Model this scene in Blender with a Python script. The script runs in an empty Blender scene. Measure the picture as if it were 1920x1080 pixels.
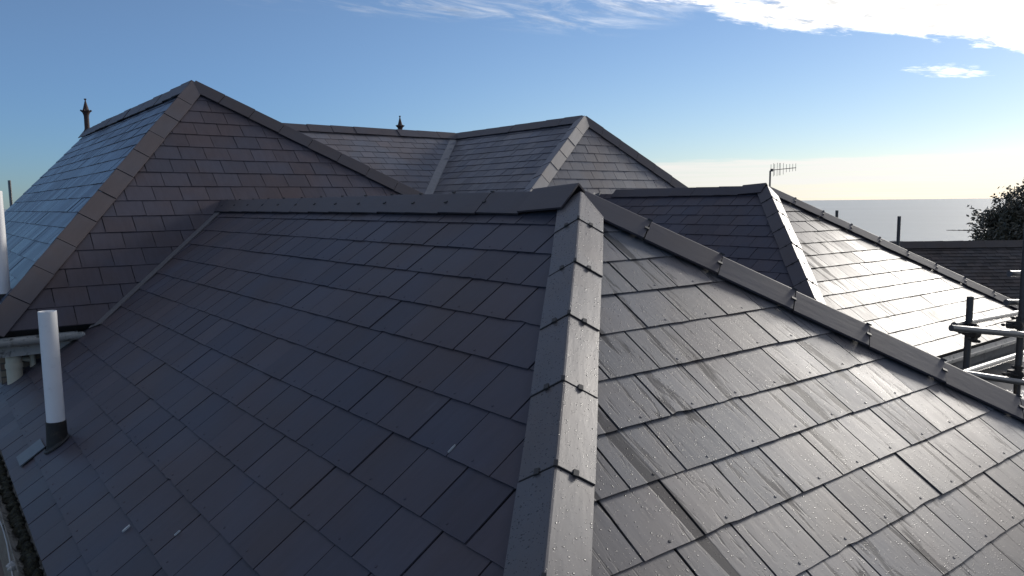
import bpy, bmesh, math, random
from mathutils import Vector, Matrix
random.seed(7)
C = bpy.context.scene.collection
S = 3.73          # metres per survey unit
ZC = 7.0          # camera height above the yard

# ------------------------------------------------------------------ camera
cam_d = bpy.data.cameras.new('camera'); cam = bpy.data.objects.new('camera', cam_d); C.objects.link(cam)
Rv = Vector((0.787, -0.617, -0.0109)); Fv = Vector((0.6122, 0.7829, -0.1108))
Fv.normalize(); Uv = Rv.cross(Fv).normalized(); Rv = Fv.cross(Uv).normalized()
M = Matrix((Rv, Uv, -Fv)).transposed().to_4x4(); M.translation = Vector((0, 0, ZC))
cam.matrix_world = M
cam_d.lens = 26.73; cam_d.sensor_width = 36; cam_d.clip_start = 0.05; cam_d.clip_end = 80000
bpy.context.scene.camera = cam

# ------------------------------------------------------------------ light
SUN_EL = math.radians(20.0); SUN_AZ = math.radians(6.5)      # azimuth from +X towards +Y
SUN = Vector((math.cos(SUN_EL)*math.cos(SUN_AZ), math.cos(SUN_EL)*math.sin(SUN_AZ), math.sin(SUN_EL)))
sl = bpy.data.lights.new('sun', 'SUN'); so = bpy.data.objects.new('sun', sl); C.objects.link(so)
sl.energy = 2.8; sl.angle = math.radians(11.0); sl.color = (1.0, 0.94, 0.86)   # veiled by thin cloud
so.rotation_euler = (-SUN).to_track_quat('-Z', 'Y').to_euler()
vs = bpy.context.scene.view_settings
vs.view_transform = 'Standard'; vs.look = 'None'; vs.exposure = 0.0; vs.gamma = 1.0

W = bpy.data.worlds.new("World"); bpy.context.scene.world = W; W.use_nodes = True
nt = W.node_tree; nt.nodes.clear()
def N(t, **k):
    n = nt.nodes.new(t)
    for a, b in k.items():
        if a == 'i':
            for kk, v in b.items(): n.inputs[kk].default_value = v
        else: setattr(n, a, b)
    return n
def Lk(a, b): nt.links.new(a, b)
def mth(op, a, b=None, c=None, clamp=False):
    n = N('ShaderNodeMath', operation=op, use_clamp=clamp)
    for i, v in enumerate((a, b, c)):
        if v is None: continue
        if isinstance(v, (int, float)): n.inputs[i].default_value = v
        else: Lk(v, n.inputs[i])
    return n.outputs[0]
def sstep(x, a, b):
    n = N('ShaderNodeMapRange', interpolation_type='SMOOTHSTEP')
    Lk(x, n.inputs[0]); n.inputs[1].default_value = a; n.inputs[2].default_value = b
    return n.outputs[0]
out = N('ShaderNodeOutputWorld'); bg = N('ShaderNodeBackground')
sky = N('ShaderNodeTexSky'); sky.sky_type = 'NISHITA'; sky.sun_disc = False
sky.sun_elevation = SUN_EL; sky.sun_rotation = math.radians(90) - SUN_AZ
sky.air_density = 1.0; sky.dust_density = 0.15; sky.ozone_density = 3.0; sky.altitude = 10
tc = N('ShaderNodeTexCoord'); sep = N('ShaderNodeSeparateXYZ'); Lk(tc.outputs['Generated'], sep.inputs[0])
X, Y, Z = sep.outputs
zc = mth('MAXIMUM', Z, 0.012)
px = mth('DIVIDE', X, zc); py = mth('DIVIDE', Y, zc)
comb = N('ShaderNodeCombineXYZ'); Lk(px, comb.inputs[0]); Lk(py, comb.inputs[1])
def noise(vec, scale, detail, rough=.6, dist=0.0, sc=(1, 1, 1), loc=(0, 0, 0)):
    m = N('ShaderNodeMapping'); m.inputs['Scale'].default_value = sc; m.inputs['Location'].default_value = loc; Lk(vec, m.inputs[0])
    n = N('ShaderNodeTexNoise'); Lk(m.outputs[0], n.inputs['Vector'])
    n.inputs['Scale'].default_value = scale; n.inputs['Detail'].default_value = detail
    n.inputs['Roughness'].default_value = rough; n.inputs['Distortion'].default_value = dist
    return n.outputs['Fac']
n1 = noise(comb.outputs[0], 1.0, 9, .62, .4, (1.0, 1.9, 1), (3.1, 1.7, 0))
n2 = noise(comb.outputs[0], 3.4, 8, .65, .3, (.8, 1.8, 1), (7.3, 2.2, 0))
# distance past the edge line of the cloud bank
edge = mth('SUBTRACT', mth('ADD', mth('MULTIPLY', px, .22), py), 3.36)
e1 = mth('ADD', edge, mth('MULTIPLY', mth('SUBTRACT', n1, .5), -1.15))
e1 = mth('ADD', e1, mth('MULTIPLY', mth('SUBTRACT', n2, .5), -.75))
bank = mth('SUBTRACT', 1.0, sstep(e1, -.16, .10))
bank = mth('MULTIPLY', bank, sstep(px, .9, 2.2))
holes = sstep(n2, .60, .70)
bank = mth('MULTIPLY', bank, mth('SUBTRACT', 1.0, mth('MULTIPLY', holes, mth('MULTIPLY', .75, sstep(edge, -1.6, -.2)))))
# thin wisps above the frame's upper left
w1 = noise(comb.outputs[0], 2.6, 9, .66, .5, (.55, 1.3, 1), (1.2, 4.4, 0))
wm = mth('MULTIPLY', mth('SUBTRACT', 1.0, sstep(edge, .45, .95)), mth('MULTIPLY', sstep(px, .3, 1.2), mth('SUBTRACT', 1.0, sstep(px, 3.0, 3.6))))
wisp = mth('MULTIPLY', mth('MULTIPLY', sstep(w1, .44, .70), wm), .42)
# small separate cloud
dx = mth('DIVIDE', mth('SUBTRACT', px, 6.55), .50); dy = mth('DIVIDE', mth('SUBTRACT', py, 2.72), .20)
rr = mth('ADD', mth('MULTIPLY', dx, dx), mth('MULTIPLY', dy, dy))
blob = mth('SUBTRACT', 1.0, sstep(mth('ADD', rr, mth('MULTIPLY', mth('SUBTRACT', n2, .5), -5.0)), .1, 1.2))
blob = mth('MULTIPLY', blob, .45)
# unseen broken cloud overhead and behind, added to whiten the ambient light
n3 = noise(tc.outputs['Generated'], 2.6, 8, .6, .4, (1, 1, 1.6), (5, 3, 1))
high = mth('MULTIPLY', mth('MULTIPLY', sstep(n3, .44, .62), sstep(Z, .38, .55)), .60)
clouds = mth('MAXIMUM', mth('MAXIMUM', mth('MAXIMUM', bank, wisp), blob), high)
# low band over the sea
comb2 = N('ShaderNodeCombineXYZ'); Lk(X, comb2.inputs[0]); Lk(Y, comb2.inputs[1]); Lk(mth('MULTIPLY', Z, 14.0), comb2.inputs[2])
nb = noise(comb2.outputs[0], 9, 7, .6)
top = mth('ADD', Z, mth('MULTIPLY', mth('SUBTRACT', nb, .5), .022))
band = mth('SUBTRACT', 1.0, sstep(top, .0465, .0530))
nb2 = noise(comb2.outputs[0], 5, 7, .65, .3, (1, 1, 3.0))
band = mth('MULTIPLY', band, mth('ADD', .62, mth('MULTIPLY', sstep(nb2, .38, .62), .38)))
band = mth('MULTIPLY', band, mth('ADD', .84, mth('MULTIPLY', sstep(Z, .010, .030), .16)))
band = mth('MULTIPLY', band, sstep(mth('SUBTRACT', X, Y), -.55, -.05))
skc = N('ShaderNodeVectorMath', operation='MULTIPLY'); Lk(sky.outputs[0], skc.inputs[0]); 
dt0 = N('ShaderNodeVectorMath', operation='DOT_PRODUCT'); Lk(tc.outputs['Generated'], dt0.inputs[0]); dt0.inputs[1].default_value = SUN
away = mth('SUBTRACT', 1.0, sstep(dt0.outputs['Value'], .35, .92))
lowf = mth('SUBTRACT', 1.0, sstep(Z, .0, .30))
tn = N('ShaderNodeMix', data_type='RGBA'); Lk(mth('MULTIPLY', away, lowf), tn.inputs['Factor'])
tn.inputs['A'].default_value = (.90, .93, 1.05, 1); tn.inputs['B'].default_value = (.50, .72, 1.10, 1)
Lk(tn.outputs['Result'], skc.inputs[1])
# glow of the thin cloud around the sun
dt = N('ShaderNodeVectorMath', operation='DOT_PRODUCT'); Lk(tc.outputs['Generated'], dt.inputs[0]); dt.inputs[1].default_value = SUN
gl = mth('POWER', mth('MAXIMUM', dt.outputs['Value'], 0.0), 5.0)
cs = mth('ADD', 8.8, mth('MULTIPLY', gl, 10.0))
cs = mth('MULTIPLY', cs, mth('ADD', .60, mth('MULTIPLY', sstep(n2, .36, .52), .45)))
ccol = N('ShaderNodeVectorMath', operation='SCALE'); ccol.inputs[0].default_value = (1.0, .985, .965); Lk(cs, ccol.inputs['Scale'])
bs = mth('ADD', 7.9, mth('MULTIPLY', gl, 3.6))
bcol = N('ShaderNodeVectorMath', operation='SCALE'); bcol.inputs[0].default_value = (1.0, .985, .945); Lk(bs, bcol.inputs['Scale'])
mx0 = N('ShaderNodeMix', data_type='RGBA'); Lk(band, mx0.inputs['Factor']); Lk(skc.outputs[0], mx0.inputs['A']); Lk(bcol.outputs[0], mx0.inputs['B'])
mx = N('ShaderNodeMix', data_type='RGBA'); Lk(clouds, mx.inputs['Factor']); Lk(mx0.outputs['Result'], mx.inputs['A']); Lk(ccol.outputs[0], mx.inputs['B'])
Lk(mx.outputs['Result'], bg.inputs[0]); bg.inputs[1].default_value = 0.10
Lk(bg.outputs[0], out.inputs[0])

# ------------------------------------------------------------------ materials
def new_mat(name):
    global nt
    m = bpy.data.materials.new(name); m.use_nodes = True; nt = m.node_tree; nt.nodes.clear()
    o = N('ShaderNodeOutputMaterial'); p = N('ShaderNodeBsdfPrincipled'); Lk(p.outputs[0], o.inputs[0])
    return m, p
def mixc(f, a, b):
    n = N('ShaderNodeMix', data_type='RGBA')
    if isinstance(f, (int, float)): n.inputs['Factor'].default_value = f
    else: Lk(f, n.inputs['Factor'])
    for k, v in (('A', a), ('B', b)):
        if isinstance(v, tuple): n.inputs[k].default_value = (*v, 1)
        else: Lk(v, n.inputs[k])
    return n.outputs['Result']
def slate_mat(name, drops, streaks, base=(.056, .050, .052), var=.30, rough=.42, worn=0.0, wlo=.52, whi=.72, spec=.5):
    m, p = new_mat(name)
    tc = N('ShaderNodeTexCoord'); uv = tc.outputs['UV']; geo = N('ShaderNodeNewGeometry'); rnd = geo.outputs['Random Per Island']
    wn = N('ShaderNodeTexWhiteNoise', noise_dimensions='1D'); Lk(rnd, wn.inputs['W'])
    off = N('ShaderNodeVectorMath', operation='ADD'); Lk(uv, off.inputs[0])
    sc = N('ShaderNodeVectorMath', operation='SCALE'); Lk(wn.outputs['Color'], sc.inputs[0]); sc.inputs['Scale'].default_value = 7.0
    Lk(sc.outputs[0], off.inputs[1])
    uvr = off.outputs[0]
    big = noise(uv, 1.3, 4, .6)
    fine = noise(uv, 260, 3, .7)
    riven = noise(uvr, 1.0, 5, .6, .2, (26, 5, 1))
    # per slate tone
    v = mth('ADD', 1.0 - var/2, mth('MULTIPLY', rnd, var))
    v = mth('MULTIPLY', v, mth('ADD', .78, mth('MULTIPLY', riven, .44)))
    v = mth('MULTIPLY', v, mth('ADD', .85, mth('MULTIPLY', big, .30)))
    blu = mth('ADD', mth('MULTIPLY', sstep(big, .35, .65), .6), mth('MULTIPLY', wn.outputs['Value'], .4))
    c0 = mixc(blu, (base[0]*1.08, base[1]*.97, base[2]*.92), (base[0]*.84, base[1]*.98, base[2]*1.16))
    cs = N('ShaderNodeVectorMath', operation='SCALE'); Lk(c0, cs.inputs[0]); Lk(v, cs.inputs['Scale'])
    col = cs.outputs[0]
    r = mth('ADD', rough - .10, mth('MULTIPLY', riven, .14)); r = mth('ADD', r, mth('MULTIPLY', mth('SUBTRACT', wn.outputs['Value'], .5), .085))
    h = mth('ADD', mth('MULTIPLY', riven, .0009), mth('MULTIPLY', fine, .00016))
    p.inputs['Specular IOR Level'].default_value = spec
    if worn:
        wo = noise(uvr, 1.0, 6, .7, .3, (9, 3.0, 1), (4, 2, 0))
        wk = mth('MULTIPLY', sstep(wo, wlo, whi), worn)
        col = mixc(wk, col, (.17, .175, .19)); r = mth('ADD', r, mth('MULTIPLY', wk, .1))
    if streaks:
        s1 = noise(uv, 1.0, 6, .62, .55, (9.5, 1.15, 1), (2, 5, 0))
        s2 = noise(uvr, 1.0, 5, .6, .7, (22, 3.0, 1))
        s = mth('MAXIMUM', sstep(s1, .565, .62), mth('MULTIPLY', sstep(s2, .59, .65), .8))
        s = mth('MULTIPLY', s, streaks)
        r = mth('SUBTRACT', r, mth('MULTIPLY', s, .04))
        col = mixc(mth('MULTIPLY', s, .6), col, (.020, .018, .019))
        h = mth('MULTIPLY', h, mth('SUBTRACT', 1.0, mth('MULTIPLY', s, .8)))
        sp = mth('SUBTRACT', spec, mth('MULTIPLY', s, .36)); Lk(sp, p.inputs['Specular IOR Level'])
    if drops:
        for k, (scale, rad) in enumerate(((85, .27), (170, .30))):
            vo = N('ShaderNodeTexVoronoi', feature='F1'); vo.inputs['Scale'].default_value = scale; vo.inputs['Randomness'].default_value = 1.0
            Lk(uv, vo.inputs['Vector'])
            ssp = N('ShaderNodeSeparateColor'); Lk(vo.outputs['Color'], ssp.inputs[0])
            rad_ = mth('MULTIPLY', sstep(ssp.outputs[0], .35, 1.0), rad)
            q = mth('DIVIDE', vo.outputs['Distance'], mth('MAXIMUM', rad_, .001))
            dome = mth('SQRT', mth('MAXIMUM', mth('SUBTRACT', 1.0, mth('MULTIPLY', q, q)), 0.0))
            inside = mth('MULTIPLY', mth('LESS_THAN', q, 1.0), mth('GREATER_THAN', rad_, .03))
            hh = mth('MULTIPLY', mth('MULTIPLY', dome, inside), (.0011, .0006)[k]*drops)
            h = mth('ADD', h, hh)
            r = mth('MULTIPLY', r, mth('SUBTRACT', 1.0, mth('MULTIPLY', inside, .45)))
            col = mixc(mth('MULTIPLY', inside, .75), col, (.016, .015, .016))
    Lk(col, p.inputs['Base Color']); Lk(mth('MAXIMUM', r, .06), p.inputs['Roughness'])
    b = N('ShaderNodeBump'); b.inputs['Strength'].default_value = 1.0; b.inputs['Distance'].default_value = 1.0
    Lk(h, b.inputs['Height']); Lk(b.outputs[0], p.inputs['Normal'])
    return m
def plain(name, col, rough=.6, metal=0.0, nscale=0, namp=.3, bump=0.0, dirt=None, dscale=6, dlo=.5, dhi=.65):
    m, p = new_mat(name)
    tc = N('ShaderNodeTexCoord'); ob = tc.outputs['Object']
    c = col
    if nscale:
        n = noise(ob, nscale, 6, .65)
        v = mth('ADD', 1 - namp/2, mth('MULTIPLY', n, namp))
        s_ = N('ShaderNodeVectorMath', operation='SCALE'); s_.inputs[0].default_value = col; Lk(v, s_.inputs['Scale']); c = s_.outputs[0]
        if bump:
            b = N('ShaderNodeBump'); b.inputs['Distance'].default_value = bump; Lk(n, b.inputs['Height']); Lk(b.outputs[0], p.inputs['Normal'])
    if dirt:
        d = noise(ob, dscale, 7, .7); f = sstep(d, dlo, dhi); c = mixc(f, c, dirt)
    if isinstance(c, tuple): p.inputs['Base Color'].default_value = (*c, 1)
    else: Lk(c, p.inputs['Base Color'])
    p.inputs['Roughness'].default_value = rough; p.inputs['Metallic'].default_value = metal
    return m
MT = {}
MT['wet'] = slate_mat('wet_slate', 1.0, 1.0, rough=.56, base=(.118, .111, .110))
MT['wetfar'] = slate_mat('wet_slate_streaked', 0, .9, rough=.52, spec=.37)
MT['sky'] = slate_mat('slate_sky_tinted', 0, 0, base=(.034, .042, .066), rough=.33, spec=.44)  # blue sky reflection partly put into the base colour
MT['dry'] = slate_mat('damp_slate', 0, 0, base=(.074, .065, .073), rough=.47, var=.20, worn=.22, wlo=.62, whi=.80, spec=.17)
MT['worn'] = slate_mat('worn_slate', 0, 0, base=(.062, .062, .075), var=.5, rough=.45, worn=1.0)
MT['tile'] = slate_mat('ridge_tile_composite', .8, 0, base=(.095, .088, .088), var=.25, rough=.46)
MT['tiledry'] = slate_mat('ridge_tile_matt', 0, 0, base=(.055, .048, .053), var=.4, rough=.55)
MT['rearlit'] = slate_mat('rear_slate_brightened', 0, 0, base=(.128, .119, .122), var=.2, rough=.5)  # base raised so the rear slopes and hip look sunlit
MT['brown'] = slate_mat('brown_clay_tile', 0, 0, base=(.060, .048, .042), var=.8, rough=.75)
MT['back'] = plain('gap_shade_backing', (.012, .012, .013), .9)  # shade in the slate gaps painted as a near-black backing
MT['lead'] = plain('lead_strip', (.13, .122, .122), .6, 0, 14, .6, .001, (.19, .185, .18), 18, .5, .75)
MT['leadpale'] = plain('pale_valley_lining', (.25, .24, .235), .6, 0, 14, .6, .001)
MT['leadrust'] = plain('sooty_flashing', (.018, .017, .016), .6, 0, 30, .8, .002, (.06, .045, .032), 25, .5, .75)
MT['white'] = plain('white_plastic', (.80, .80, .80), .32, 0, 9, .12, 0, (.42, .42, .40), 7, .55, .85)
MT['cream'] = plain('cream_plastic', (.55, .50, .38), .5, 0, 8, .2)
MT['gutter'] = plain('grey_white_gutter', (.46, .44, .40), .5, 0, 9, .3, 0, (.09, .085, .075), 13, .52, .7)
MT['oldgutter'] = plain('weathered_gutter', (.19, .185, .165), .7, 0, 22, .7, .002, (.035, .035, .028), 17, .48, .62)
MT['moss'] = plain('gutter_moss', (.020, .022, .014), .95, 0, 90, 1.2, .02, (.05, .05, .025), 60, .5, .6)
MT['render'] = plain('cream_render', (.42, .38, .30), .85, 0, 5, .4, .003, (.24, .20, .16), 3, .5, .7)
MT['greywall'] = plain('grey_render', (.16, .155, .15), .85, 0, 5, .5, .003, (.08, .078, .075), 4, .5, .65)
MT['steel'] = plain('galvanised_tube', (.17, .175, .18), .38, .75, 16, .5, 0, (.10, .085, .07), 12, .55, .8)
MT['darksteel'] = plain('weathered_tube', (.085, .085, .085), .5, .5, 16, .5, 0, (.09, .06, .045), 12, .55, .8)
MT['coupler'] = plain('rusty_coupler', (.055, .048, .042), .6, .4, 40, .6, .002)
MT['terra'] = plain('terracotta', (.052, .032, .029), .8, 0, 25, .6, .003, (.05, .04, .038), 18, .48, .7)
MT['wire'] = plain('pale_cable', (.45, .44, .42), .6)
MT['wood'] = plain('scaffold_plank', (.13, .105, .09), .8, 0, 7, .5, .001)
MT['alu'] = plain('aerial_alloy', (.12, .12, .12), .5, .6)
MT['clip'] = plain('union_clip', (.035, .034, .034), .6)
MT['felt'] = None

def brick_mat():
    m, p = new_mat('painted_brick')
    tc = N('ShaderNodeTexCoord'); b = N('ShaderNodeTexBrick'); mp = N('ShaderNodeMapping'); Lk(tc.outputs['UV'], mp.inputs[0]); Lk(mp.outputs[0], b.inputs[0])
    b.inputs['Scale'].default_value = 4.5; b.inputs['Color1'].default_value = (.30, .25, .18, 1); b.inputs['Color2'].default_value = (.22, .15, .11, 1)
    b.inputs['Mortar'].default_value = (.13, .12, .10, 1); b.inputs['Mortar Size'].default_value = .03
    Lk(b.outputs['Color'], p.inputs['Base Color']); p.inputs['Roughness'].default_value = .9
    return m
MT['brick'] = brick_mat()
def ground_mat(name, a, bb, wet_lo, wet_hi, scale):
    m, p = new_mat(name)
    tc = N('ShaderNodeTexCoord'); g = N('ShaderNodeNewGeometry')
    n = noise(g.outputs['Position'], scale, 8, .65); n_ = noise(g.outputs['Position'], scale*9, 5, .7)
    wet = sstep(n, wet_lo, wet_hi)
    c = mixc(wet, a, bb)
    Lk(c, p.inputs['Base Color'])
    Lk(mth('SUBTRACT', .75, mth('MULTIPLY', wet, .62)), p.inputs['Roughness'])
    b = N('ShaderNodeBump'); b.inputs['Distance'].default_value = .006; Lk(mth('MULTIPLY', n_, mth('SUBTRACT', 1.0, wet)), b.inputs['Height']); Lk(b.outputs[0], p.inputs['Normal'])
    return m
MT['ground'] = ground_mat('wet_tarmac', (.06, .058, .055), (.03, .03, .03), .5, .6, .4)
MT['felt'] = ground_mat('wet_felt', (.30, .26, .21), (.34, .33, .31), .40, .52, 2.2)
def sea_mat():
    m, p = new_mat('sea_water')
    g = N('ShaderNodeNewGeometry')
    n = noise(g.outputs['Position'], .12, 8, .62, 0, (1, 1, 1)); nn = noise(g.outputs['Position'], .006, 6, .6, 0, (1.0, .35, 1))
    p.inputs['Base Color'].default_value = (.34, .335, .31, 1); p.inputs['IOR'].default_value = 1.33  # pale base stands in for reflected sky and sun glitter
    Lk(mth('ADD', .28, mth('MULTIPLY', nn, .16)), p.inputs['Roughness'])
    b = N('ShaderNodeBump'); b.inputs['Distance'].default_value = .9; b.inputs['Strength'].default_value = .55
    Lk(n, b.inputs['Height']); Lk(b.outputs[0], p.inputs['Normal'])
    return m
MT['sea'] = sea_mat()
def leaf_mat():
    m, p = new_mat('dark_leaves')
    g = N('ShaderNodeNewGeometry'); c = mixc(g.outputs['Random Per Island'], (.022, .026, .014), (.060, .052, .028))
    Lk(c, p.inputs['Base Color']); p.inputs['Roughness'].default_value = .55
    return m
MT['leaf'] = leaf_mat()
MT['bark'] = plain('bark', (.05, .04, .032), .9, 0, 20, .6, .01)
MT['rock'] = plain('dark_rock', (.03, .028, .026), .9, 0, 1, .6)

# ------------------------------------------------------------------ builders
def tag(o, label=None, cat=None, group=None, kind=None):
    if label: o['label'] = label
    if cat: o['category'] = cat
    if group: o['group'] = group
    if kind: o['kind'] = kind
    return o
def thing(name, loc, label, cat, group=None):
    o = bpy.data.objects.new(name, None); C.objects.link(o); o.location = loc; o.empty_display_size = .2
    return tag(o, label, cat, group)
bpy.context.view_layer.update()
WORLD = {}
class MB:
    def __init__(s): s.v = []; s.f = []; s.uv = []
    def poly(s, pts, uvs=None):
        i = len(s.v); s.v += [Vector(p) for p in pts]; s.f.append(list(range(i, i+len(pts))))
        s.uv += uvs if uvs else [(0, 0)]*len(pts)
    def faces(s, pts, faces, uvs=None):
        i = len(s.v); s.v += [Vector(p) for p in pts]
        for f in faces:
            s.f.append([i+k for k in f]); s.uv += [(uvs[k] if uvs else (0, 0)) for k in f]
    def prism(s, bot, top, uvs=None):
        n = len(bot)
        fs = [list(range(n))[::-1], list(range(n, 2*n))] + [[k, (k+1) % n, n+(k+1) % n, n+k] for k in range(n)]
        s.faces(list(bot)+list(top), fs, (list(uvs)*2) if uvs else None)
    def box(s, a, b, w, h, up=(0, 0, 1), uvs=None):
        """bar from a to b, w wide, h high"""
        a = Vector(a); b = Vector(b); d = (b-a).normalized(); up = Vector(up)
        x = d.cross(up)
        if x.length < 1e-4: x = d.cross(Vector((1, 0, 0)))
        x.normalize(); z = x.cross(d).normalized()
        q = [x*(-w/2)+z*(-h/2), x*(w/2)+z*(-h/2), x*(w/2)+z*(h/2), x*(-w/2)+z*(h/2)]
        s.prism([a+k for k in q], [b+k for k in q])
    def aabb(s, p0, p1):
        x0, y0, z0 = p0; x1, y1, z1 = p1
        L = (x1-x0, y1-y0)
        for (ax, ay), (bx, by) in (((x0, y0), (x1, y0)), ((x1, y0), (x1, y1)), ((x1, y1), (x0, y1)), ((x0, y1), (x0, y0))):
            l = math.hypot(bx-ax, by-ay)
            s.poly([(ax, ay, z0), (bx, by, z0), (bx, by, z1), (ax, ay, z1)], [(0, z0), (l, z0), (l, z1), (0, z1)])
        s.poly([(x0, y0, z1), (x1, y0, z1), (x1, y1, z1), (x0, y1, z1)]); s.poly([(x0, y1, z0), (x1, y1, z0), (x1, y0, z0), (x0, y0, z0)])
    def lathe(s, base, prof, seg=20, axis=(0, 0, 1), cap=True):
        base = Vector(base); ax = Vector(axis).normalized(); q = ax.to_track_quat('Z', 'Y')
        rings = []
        for r, z in prof:
            rings.append([base + q @ Vector((r*math.cos(2*math.pi*k/seg), r*math.sin(2*math.pi*k/seg), z)) for k in range(seg)])
        pts = [p for r_ in rings for p in r_]; fs = []
        for j in range(len(prof)-1):
            for k in range(seg):
                a = j*seg+k; b = j*seg+(k+1) % seg; fs.append([a, b, b+seg, a+seg])
        if cap:
            fs.append(list(range(seg))[::-1]); fs.append([(len(prof)-1)*seg+k for k in range(seg)])
        s.faces(pts, fs)
    def tube(s, a, b, r, seg=14, r2=None, hollow=False):
        a = Vector(a); b = Vector(b); L = (b-a).length; r2 = r if r2 is None else r2
        prof = [(r, 0), (r2, L)]
        if hollow: prof += [(r2-.004, L), (r2-.004, L-.25*min(1, L))]
        s.lathe(a, prof, seg, b-a)
    def build(s, name, mat, parent=None, smooth=False):
        me = bpy.data.meshes.new(name)
        loc = WORLD.get(parent.name, Vector((0, 0, 0))) if parent else Vector((0, 0, 0))
        me.from_pydata([tuple(v-loc) for v in s.v], [], s.f)
        uvl = me.uv_layers.new(name='UVMap')
        for i, uv in enumerate(s.uv): uvl.data[i].uv = uv
        me.materials.append(mat)
        if smooth:
            for p in me.polygons: p.use_smooth = True
        o = bpy.data.objects.new(name, me); C.objects.link(o)
        if parent: o.parent = parent
        WORLD[o.name] = loc
        me.update()
        return o
def root(name, loc, label, cat, group=None):
    o = thing(name, loc, label, cat, group); WORLD[o.name] = Vector(loc); return o
def U(x, y, z): return Vector((x*S, y*S, z*S+ZC))
def smooth_by_angle(o, ang=40):
    me = o.data
    for p in me.polygons: p.use_smooth = True
    me.set_sharp_from_angle(angle=math.radians(ang))

def clip(poly, a, b):
    """keep the left side of line a->b (2d)"""
    out = []; n = len(poly)
    def side(p): return (b[0]-a[0])*(p[1]-a[1])-(b[1]-a[1])*(p[0]-a[0])
    for i in range(n):
        p, q = poly[i], poly[(i+1) % n]; sp, sq = side(p), side(q)
        if sp >= 0: out.append(p)
        if (sp > 0 and sq < 0) or (sp < 0 and sq > 0):
            t = sp/(sp-sq); out.append((p[0]+(q[0]-p[0])*t, p[1]+(q[1]-p[1])*t))
    return out
def area(poly):
    return .5*sum(poly[i][0]*poly[(i+1) % len(poly)][1]-poly[(i+1) % len(poly)][0]*poly[i][1] for i in range(len(poly)))

def slope(parent, kind, tan, c0, z0, poly, row_z, dz, w, s0, mat, name='slate_slope', gap=.006, rivets=False, jit=1.0, label=None, par0=0):
    """slated plane. kind: axis of the courses and sign of the up-slope direction. all in survey units."""
    th = math.atan(tan); sn, cs = math.sin(th), math.cos(th)
    axis, sg = kind[0], (1 if kind[1] == '+' else -1)
    def zof(x, y):
        c = y if axis == 'u' else x
        return z0 + tan*sg*(c-c0)
    if axis == 'u':
        es = Vector((1, 0, 0)); et = Vector((0, cs*sg, sn)); n = Vector((0, -sn*sg, cs))
        O = U(0, c0, z0); sc = lambda x, y: x*S
    else:
        es = Vector((0, 1, 0)); et = Vector((cs*sg, 0, sn)); n = Vector((-sn*sg, 0, cs))
        O = U(c0, 0, z0); sc = lambda x, y: y*S
    P = [(sc(x, y), (zof(x, y)-z0)*S/sn) for x, y in poly]
    if area(P) < 0: P = P[::-1]
    smin = min(p[0] for p in P); smax = max(p[0] for p in P); tmin = min(p[1] for p in P); tmax = max(p[1] for p in P)
    pt = lambda s, t, h: O + es*s + et*t + n*h
    mb = MB(); g = dz*S/sn; ww = w*S
    t_ref = (row_z-z0)*S/sn; k0 = math.floor((tmin-t_ref)/g)-1; k1 = math.ceil((tmax-t_ref)/g)+1
    flip = (es.cross(et)).dot(n) < 0
    for k in range(k0, k1):
        tb = t_ref+k*g
        ph = (s0*S) + ((k+par0) % 2)*ww/2
        i0 = math.floor((smin-ph)/ww)-1; i1 = math.ceil((smax-ph)/ww)+1
        rowj = random.uniform(-.0015, .0015)*jit
        for i in range(i0, i1):
            sl_ = ph+i*ww
            g_ = gap*random.uniform(.85, 1.2)
            j = random.uniform(-.0012, .0012)*jit; tl = random.uniform(-.0025, .0025)*jit; sk = random.uniform(-.0018, .0018)*jit
            j += .0007*math.sin(sl_*1.1+k*.8)
            a0, a1_ = sl_+g_/2, sl_+ww-g_/2
            q = [(a0, tb+j+rowj)]
            if rivets:
                for f_ in (.18, .4, .6, .85):
                    q.append((a0+(a1_-a0)*(f_+random.uniform(-.06, .06)), tb+j+rowj+sk*f_+random.uniform(-.0012, .0012)+(random.uniform(.002, .006) if random.random() < .05 else 0)))
            q += [(a1_, tb+j+rowj+sk), (a1_+sk, tb+g+.055), (a0+sk, tb+g+.055)]
            for m_ in range(len(P)):
                q = clip(q, P[m_], P[(m_+1) % len(P)])
                if len(q) < 3: break
            if len(q) < 3 or abs(area(q)) < 2e-4: continue
            hb = .0108+random.uniform(-.001, .0016)*jit
            def ht(s, t): return hb-(.0068)*(t-tb)/g + tl*(s-sl_-ww/2)/ww
            top = [pt(s, t, ht(s, t)) for s, t in q]; bot = [pt(s, t, ht(s, t)-.0052) for s, t in q]
            if flip: top = top[::-1]; bot = bot[::-1]; uv = [(s, t) for s, t in q[::-1]]
            else: uv = [(s, t) for s, t in q]
            mb.prism(bot, top, uv)
            if rivets and len(q) == 8:
                c_ = (sl_+ww/2+random.uniform(-.006, .006), tb+.022)
                ok = all(((P[(a+1) % len(P)][0]-P[a][0])*(c_[1]-P[a][1])-(P[(a+1) % len(P)][1]-P[a][1])*(c_[0]-P[a][0])) > 0 for a in range(len(P)))
                if ok:
                    hh = ht(*c_)
                    b_ = [pt(c_[0]+.005*math.cos(a), c_[1]+.005*math.sin(a), hh) for a in (0, 1.05, 2.1, 3.14, 4.19, 5.24)]
                    t_ = [pt(c_[0]+.004*math.cos(a), c_[1]+.004*math.sin(a), hh+.0018) for a in (0, 1.05, 2.1, 3.14, 4.19, 5.24)]
                    mb.prism(b_ if not flip else b_[::-1], t_ if not flip else t_[::-1], [c_]*6)
    o = mb.build(name, mat, parent)
    if label: o['label'] = label
    # boarding under the slates
    bb = MB(); Pp = P[::-1] if flip else P
    bb.prism([pt(s, t, -.07) for s, t in Pp], [pt(s, t, -.004) for s, t in Pp])
    bb.build('roof_boarding', MT['back'], parent)
    return o

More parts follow.
